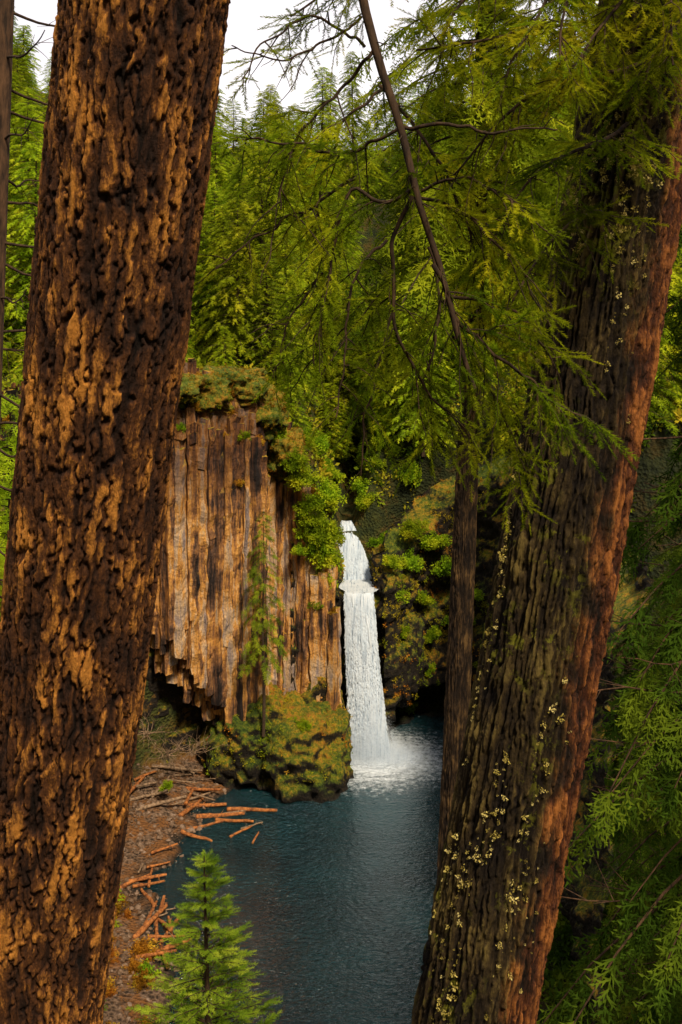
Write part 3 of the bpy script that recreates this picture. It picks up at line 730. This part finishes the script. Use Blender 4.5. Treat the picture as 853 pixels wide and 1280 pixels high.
top=[
 ([(2.15,6.9,44.6),wp(800,20,6.3),wp(700,30,5.9),wp(580,60,5.7),wp(520,60,5.7)],.02,.75,.15,11,.5),
 ([(2.05,6.9,44.0),wp(820,80,6.2),wp(730,90,5.9),wp(640,130,5.7),wp(570,220,5.7)],.018,.65,.1,11,.5),
 ([(2.2,6.9,45.3),wp(760,-60,6.2),wp(640,-40,5.9),wp(570,0,5.8),wp(540,90,5.8)],.02,.7,.2,12,.5),
 ([(2.2,6.9,45.0),wp(860,-80,6.0),wp(800,-20,5.6),wp(740,40,5.4),wp(700,100,5.3)],.02,.6,.2,12,.4),
 ([(2.1,6.9,44.9),wp(900,-30,6.1),wp(860,10,5.7),wp(820,60,5.5),wp(800,110,5.4)],.018,.5,.2,12,.4),
 ([(2.3,6.9,45.8),wp(700,-150,6.3),wp(600,-90,6.1),wp(520,-40,6.0),wp(440,-30,5.9),wp(360,20,5.8)],.02,.5,.45,8,.4),
 ([(2.3,6.9,45.6),wp(880,-120,6.0),wp(850,-60,5.5),wp(835,0,5.3),wp(840,80,5.2)],.018,.5,.2,12,.4),
 ([(2.2,6.9,45.2),wp(760,-90,6.1),wp(690,-20,5.8),wp(650,50,5.6),wp(620,140,5.5)],.018,.65,.2,12,.5),
 ([(2.05,6.9,43.4),wp(760,180,6.3),wp(700,190,6.1),wp(640,240,5.9),wp(600,340,5.8)],.014,.55,.2,12,.6),
 ([(2.3,6.9,45.9),wp(800,-150,6.0),wp(740,-60,5.6),wp(700,20,5.4),wp(700,80,5.3)],.018,.55,.2,12,.5),
 ([(1.85,6.9,42.7),wp(740,260,6.3),wp(690,300,6.1),wp(640,370,5.9),wp(620,450,5.8)],.012,.5,.2,12,.6),
]
for pts,r,lat,t0,dens,dr in top: nt_+=bough(pts,r,lat,t0,dens,.2,dr,rootR,.08)
print('twigs',nt_)
# ---------------------------------------------------------------- thin bare-branched tree
rng=np.random.default_rng(61)
rt=obj('bare_fir_tree',None,label='thin fir trunk with bare dead branches',category='tree',loc=(-4.4,12,30.5))
w=Buf();zz=np.linspace(30.5,50,30);xx=-4.05+(zz-42)*.035
tube(w,np.stack([xx,12+0*zz,zz],-1),.12-.002*(zz-30),12)
child('trunk',w.mesh('trunk',[W_BROWN],True),rt)
for q in range(26):
    z0=37.5+q*.36+rng.random()*.2;x0=-4.05+(z0-42)*.035;az=rng.uniform(-1.3,.9);L=rng.uniform(.5,1.5)
    s=np.linspace(0,1,12);d=np.array([math.cos(az),math.sin(az),0])
    P=np.array([x0,12,z0])+d*(L*s)[:,None];P[:,2]+=-.25*L*s+.35*L*s**3+fbm(s*3+q*7,0,0,2,1)*.08
    w=Buf();tube(w,P,.018*(1-.8*s)+.002,5)
    for e in range(7):
        i0=rng.integers(3,11);sd=norm(d+rng.normal(0,.8,3));l=.15+.3*rng.random();ss=np.linspace(0,1,5)
        Q=P[i0]+sd*(l*ss)[:,None];Q[:,2]-=.1*l*ss**2;tube(w,Q,.004*(1-.7*ss)+.001,3)
    child('branch',w.mesh('branch',[W_DARK],True),rt)

# ---------------------------------------------------------------- shrubs, undergrowth
def shrub_mesh(name,mat,n,leaf,seed):
    rng=np.random.default_rng(seed);b=Buf();T=tmpl_leafball(60,rng,leaf)
    c=norm(rng.normal(0,1,(n,3)))*(rng.random(n)**.5)[:,None];c[:,2]=np.abs(c[:,2])
    inst(b,T[0],T[1],norm(rng.normal(0,1,(n,3))),rng.random(n)*6,c,.12+.24*rng.random(n))
    for k in range(7):
        e=c[k];s=np.linspace(0,1,5);tube(b,np.outer(s,e)+np.stack([0*s,0*s,.1*np.sin(s*3)],-1),.02*(1-s)+.004,4)
    return b.mesh(name,[mat])
SH=[shrub_mesh('shrub',F_SHR,60,.45,1),shrub_mesh('shrub',F_SHR,45,.5,2),shrub_mesh('shrub',F_RUST,50,.4,3)]
def put_shrub(x,y,z,s,k,label,group='shrubs on the cliffs'):
    o=obj('shrub',SH[k],label=label,category='shrub',group=group,loc=(x,y,z));o.scale=(s*rr.uniform(.75,1.25),s*rr.uniform(.75,1.25),s*rr.uniform(.75,1.4));o.rotation_euler=(rr.gauss(0,.3),rr.gauss(0,.3),rr.uniform(0,6.28))
gl='bright green leafy shrub clinging to the rock'
for x,y,z,s in [(-3,97.2,24,1.7),(-2.4,97.4,21.5,1.8),(-1.8,98.0,19,1.7),(-1.7,98.3,16.6,1.3),(-3.6,97.0,26.5,1.6),(-.8,99.5,21,1.4),(-2.9,97.2,22.6,1.4),(-2.3,97.6,14.8,1.0),(-1.2,99.2,17.6,1.1),(-4.3,96.6,28.6,1.4),(-3.9,96.6,20.0,1.0),(-2.0,97.6,20.2,1.3),
  (5.6,103,14,1.2),(7,104,17,1.5),(8.5,105,13,1.1),(6.2,102.9,10.5,.8),(9.6,105,9.5,1.0),(5.0,102.4,17.5,.9),(11,105,16,1.4),(7.6,104,20.5,1.5),(12,105,11,1.4),(9.8,104.5,19,1.5),(13,104,14,1.4),(7.4,104,7.0,1.0),(9,105,6.0,1.0),(-3.4,91.2,5.6,.7),(-4.2,92,5.6,.6),(-14.8,87,2.2,.5)]:
    put_shrub(x,y,z,s,rr.choice([0,1]),gl)
for q in range(60):
    y=rr.uniform(108,134);x=float(chan(np.array(y)))+rr.choice([-1,1])*rr.uniform(1.7,7)
    put_shrub(x,y,gh(x,y)-.2,rr.uniform(.9,1.8),rr.choice([0,1]),gl)
for k in range(34):
    s_=rr.uniform(cum[-1]*.2,cum[-1]*.97);x,y,nx_,ny_=pathat(s_);z=float(np.interp(x,CTX,CTZ))-.3
    q=rr.choice([0,1,2,2]);put_shrub(x+nx_*.3,y+ny_*.3,z+rr.uniform(-1.4,.4),rr.uniform(.6,1.3),q,gl if q<2 else 'rust-orange shrub on the cliff edge')
rr.shuffle(ledges)
for x,y,z in ledges[:100]:
    q=rr.choice([0,1,2,2]);put_shrub(x,y,z-.1,rr.uniform(.3,.8),q,gl if q<2 else 'rust-orange shrub on the cliff edge')
for k in range(60):
    x=rr.uniform(-19,-11.4);y=rr.uniform(55,74);z=gh(x,y)
    q=2 if rr.random()<.85 else 1
    if z<.3: continue
    put_shrub(x,y,z-.1,rr.uniform(.5,1.0),q,'rust-orange bracken on the bank' if q==2 else 'green shrub on the bank','bracken on the bank')
rng=np.random.default_rng(44);T_U=tmpl_leafball(26,rng,.55)
N_=17000;yy=62+(rng.random(N_)**1.4)*150;xx=rng.uniform(-.40,.40,N_)*yy
dg=sdist(G,xx,yy);hh=ground_h(xx,yy)
keep=(dg>.6)&((np.abs(xx-chan(yy))>1.9)|(yy>122))
xx,yy,hh=xx[keep],yy[keep],hh[keep];n=len(xx)
b=Buf();inst(b,T_U[0],T_U[1],norm(rng.normal(0,1,(n,3))),rng.random(n)*6,np.stack([xx,yy,hh+.15],-1),.4+.6*rng.random(n))
obj('undergrowth',b.mesh('undergrowth',[F_UND]),label='dense fern and brush undergrowth on slopes',kind='stuff')
N_=5000;yy=rng.uniform(28,100,N_);xx=rng.uniform(7,26,N_);hh=ground_h(xx,yy);kp=(hh>.2);xx,yy,hh=xx[kp],yy[kp],hh[kp];n=len(xx)
b=Buf();inst(b,T_U[0],T_U[1],norm(rng.normal(0,1,(n,3))),rng.random(n)*6,np.stack([xx,yy,hh+.1],-1),.3+.5*rng.random(n))
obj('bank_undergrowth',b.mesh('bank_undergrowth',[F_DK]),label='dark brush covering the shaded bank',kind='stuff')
import bmesh
bm=bmesh.new();bmesh.ops.create_icosphere(bm,subdivisions=1,radius=1);SV=np.array([v.co[:] for v in bm.verts]);SF=np.array([[v.index for v in f.verts] for f in bm.faces]);bm.free()
rng=np.random.default_rng(9);SV=SV*(1+rng.normal(0,.14,(len(SV),1)))*[1,.8,.55]
n=6000;xx=rng.uniform(-21,-8.5,n);yy=rng.uniform(57,95,n);hh=ground_h(xx,yy);kp=(hh>-.25)&(hh<3.4);xx,yy,hh=xx[kp],yy[kp],hh[kp];n=len(xx)
b=Buf();D=rng.normal(0,1,(n,3));D[:,2]*=.2;inst(b,SV,SF,D,rng.normal(0,.3,n),np.stack([xx,yy,hh+.03],-1),.05+.34*rng.random(n)**6)
mS=M('beach_stone');ps=mS.pos();fs=mS.noise(ps,1.8,3,.7);mS.bsdf(mS.ramp(fs,[(.35,(.04,.025,.016)),(.5,(.15,.09,.052)),(.65,(.26,.18,.13))]),.85)
obj('beach_stones',b.mesh('beach_stones',[mS.m]),label='loose brown and grey stones on the beach',kind='stuff')
# ---------------------------------------------------------------- driftwood
def log_mesh(seed,L,r,mat,bend):
    rng=np.random.default_rng(seed);b=Buf();s=np.linspace(-.5,.5,22)
    P=np.stack([s*L,bend*L*fbm(s*2+seed,0,0,3,1),.6*bend*L*fbm(s*2,seed,0,2,3)],-1)
    R=r*(1-.45*(s+.5))*(1+.2*fbm(s*9,seed,0,3,5));R[0]=.02;R[-1]=.02;P[0,0]=P[1,0]-.02;P[-1,0]=P[-2,0]+.02
    tube(b,P,R,9)
    for k in range(3):
        i=rng.integers(2,19);d=norm(rng.normal(0,1,3)+[.5,0,.2]);q=np.linspace(0,1,5);tube(b,P[i]+d*(q*rng.uniform(.3,.7))[:,None],.05*(1-q)+.01,5)
    return b.mesh('driftwood_log',[mat],True)
LG=[log_mesh(1,5,.25,W_LOG,.02),log_mesh(2,4,.20,W_LOG,.035),log_mesh(3,6,.20,W_GREY,.02),log_mesh(4,3.6,.15,W_GREY,.04)]
def put_log(x,y,z,rot,k,s=1.0,tilt=0):
    gz=max(0.02,gh(x,y))
    lab='wet reddish driftwood log at the pool edge' if k<2 else 'bleached driftwood log on the gravel beach'
    o=obj('driftwood_log',LG[k],label=lab,category='log',group='driftwood logs',loc=(x,y,gz+z));o.rotation_euler=(rr.uniform(0,6),tilt,rot);o.scale=(s,s*rr.uniform(.7,1.2),s)
for x,y,rot,k,s in [(-7.6,87.5,-.03,0,.95),(-10.2,86.6,.16,0,.9),(-8.9,85.6,-.12,1,.9),(-8.2,83.9,.75,1,.65),(-6.9,82.9,1.35,1,.5),(-11.4,84.8,.5,0,.8),(-11.7,83.0,-.35,1,.8),(-7.4,84.9,.45,3,.6),(-11.9,88.2,.02,0,.9),(-9.4,87.1,.3,3,.9)]:
    put_log(x,y,.1,rot,k,s,rr.gauss(0,.03))
for q in range(17): put_log(rr.uniform(-18,-11.8),rr.uniform(86,93),.2+.12*(q%4),rr.uniform(-.8,1.6),rr.choice([2,3,2,0,1]),rr.uniform(.5,1.0),rr.gauss(0,.1))
for q in range(24):
    y=rr.uniform(65,81);x=np.interp(y,[61,70,77,83],[-9.8,-12.4,-14.8,-12.8])+rr.uniform(-1.0,.9);put_log(x,y,.12+.12*(q%4),rr.uniform(.2,2.4),rr.choice([0,1,3,0,1]),rr.uniform(.4,.9),rr.gauss(0,.1))
def dead_mesh(seed):
    rng=np.random.default_rng(seed);b=Buf()
    for k in range(15):
        d=norm(rng.normal(0,1,3)*[1,1,.5]+[.2,0,.6]);L=rng.uniform(1.5,4);s=np.linspace(0,1,9)
        P=d*(L*s)[:,None];P=P+np.stack([fbm(s*2.5+k*5,0,0,2,q) for q in range(3)],-1)*.35;P[:,2]-=.3*L*s*s
        tube(b,P,.03*(1-.85*s)+.006,4)
        for e in range(5):
            i0=rng.integers(2,8);dd=norm(d+rng.normal(0,.8,3));q=np.linspace(0,1,5);tube(b,P[i0]+dd*(q*rng.uniform(.4,1.1))[:,None],.012*(1-.8*q)+.004,3)
    return b.mesh('dead_shrub',[W_GREY])
DM=dead_mesh(3)
for x,y,z,r_ in [(-15,88,4.5,0),(-13,89.5,4,2),(-16.5,87.5,6.5,4)]:
    o=obj('dead_shrub',DM,label='tangled bare grey dead shrub under the cliff',category='shrub',group='dead shrubs',loc=(x,y,z));o.rotation_euler=(0,0,r_)

# ---------------------------------------------------------------- light, world, camera
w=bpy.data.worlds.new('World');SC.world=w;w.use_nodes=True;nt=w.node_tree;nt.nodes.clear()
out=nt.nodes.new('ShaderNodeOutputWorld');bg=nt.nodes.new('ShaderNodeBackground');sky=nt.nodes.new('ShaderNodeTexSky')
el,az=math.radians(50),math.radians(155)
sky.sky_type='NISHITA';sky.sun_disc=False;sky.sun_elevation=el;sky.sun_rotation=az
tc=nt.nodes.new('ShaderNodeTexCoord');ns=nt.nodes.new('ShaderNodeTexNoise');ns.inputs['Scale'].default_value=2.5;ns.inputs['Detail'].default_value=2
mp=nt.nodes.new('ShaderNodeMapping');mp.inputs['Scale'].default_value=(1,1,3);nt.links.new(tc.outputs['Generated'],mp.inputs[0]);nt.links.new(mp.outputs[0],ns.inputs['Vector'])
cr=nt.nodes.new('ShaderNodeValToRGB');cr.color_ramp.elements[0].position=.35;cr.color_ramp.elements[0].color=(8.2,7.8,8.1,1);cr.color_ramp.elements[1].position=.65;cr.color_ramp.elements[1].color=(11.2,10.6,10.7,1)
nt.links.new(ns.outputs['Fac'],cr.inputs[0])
# sky dimmed toward the zenith to deepen shadows, horizon kept bright
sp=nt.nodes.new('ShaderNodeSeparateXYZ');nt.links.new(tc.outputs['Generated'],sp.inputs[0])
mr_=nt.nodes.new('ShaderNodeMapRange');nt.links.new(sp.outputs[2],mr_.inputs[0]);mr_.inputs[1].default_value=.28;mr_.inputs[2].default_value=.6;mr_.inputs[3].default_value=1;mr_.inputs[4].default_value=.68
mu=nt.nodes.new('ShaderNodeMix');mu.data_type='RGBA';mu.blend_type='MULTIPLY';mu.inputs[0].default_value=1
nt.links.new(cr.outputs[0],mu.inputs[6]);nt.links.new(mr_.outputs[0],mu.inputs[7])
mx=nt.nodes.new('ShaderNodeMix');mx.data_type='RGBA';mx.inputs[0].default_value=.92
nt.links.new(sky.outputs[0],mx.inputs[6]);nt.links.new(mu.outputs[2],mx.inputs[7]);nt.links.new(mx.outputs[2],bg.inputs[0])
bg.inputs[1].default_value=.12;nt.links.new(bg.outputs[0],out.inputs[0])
sun=bpy.data.lights.new('sun','SUN');sun.energy=4.6;sun.angle=math.radians(8);sun.color=(1,.85,.63)
so=bpy.data.objects.new('sun',sun);COL.objects.link(so)
dv=Vector((math.sin(az)*math.cos(el),math.cos(az)*math.cos(el),math.sin(el)))
so.rotation_euler=dv.to_track_quat('Z','Y').to_euler();so.location=(30,-20,80)
cam=bpy.data.cameras.new('camera');co=bpy.data.objects.new('camera',cam);COL.objects.link(co)
co.location=(0,0,42);co.rotation_euler=(math.radians(90),0,0)
cam.sensor_fit='VERTICAL';cam.sensor_height=36;cam.lens=36;cam.shift_y=-240/1280;cam.clip_end=3000;cam.clip_start=.05
SC.camera=co
SC.view_settings.view_transform='Standard';SC.view_settings.look='None';SC.view_settings.exposure=0
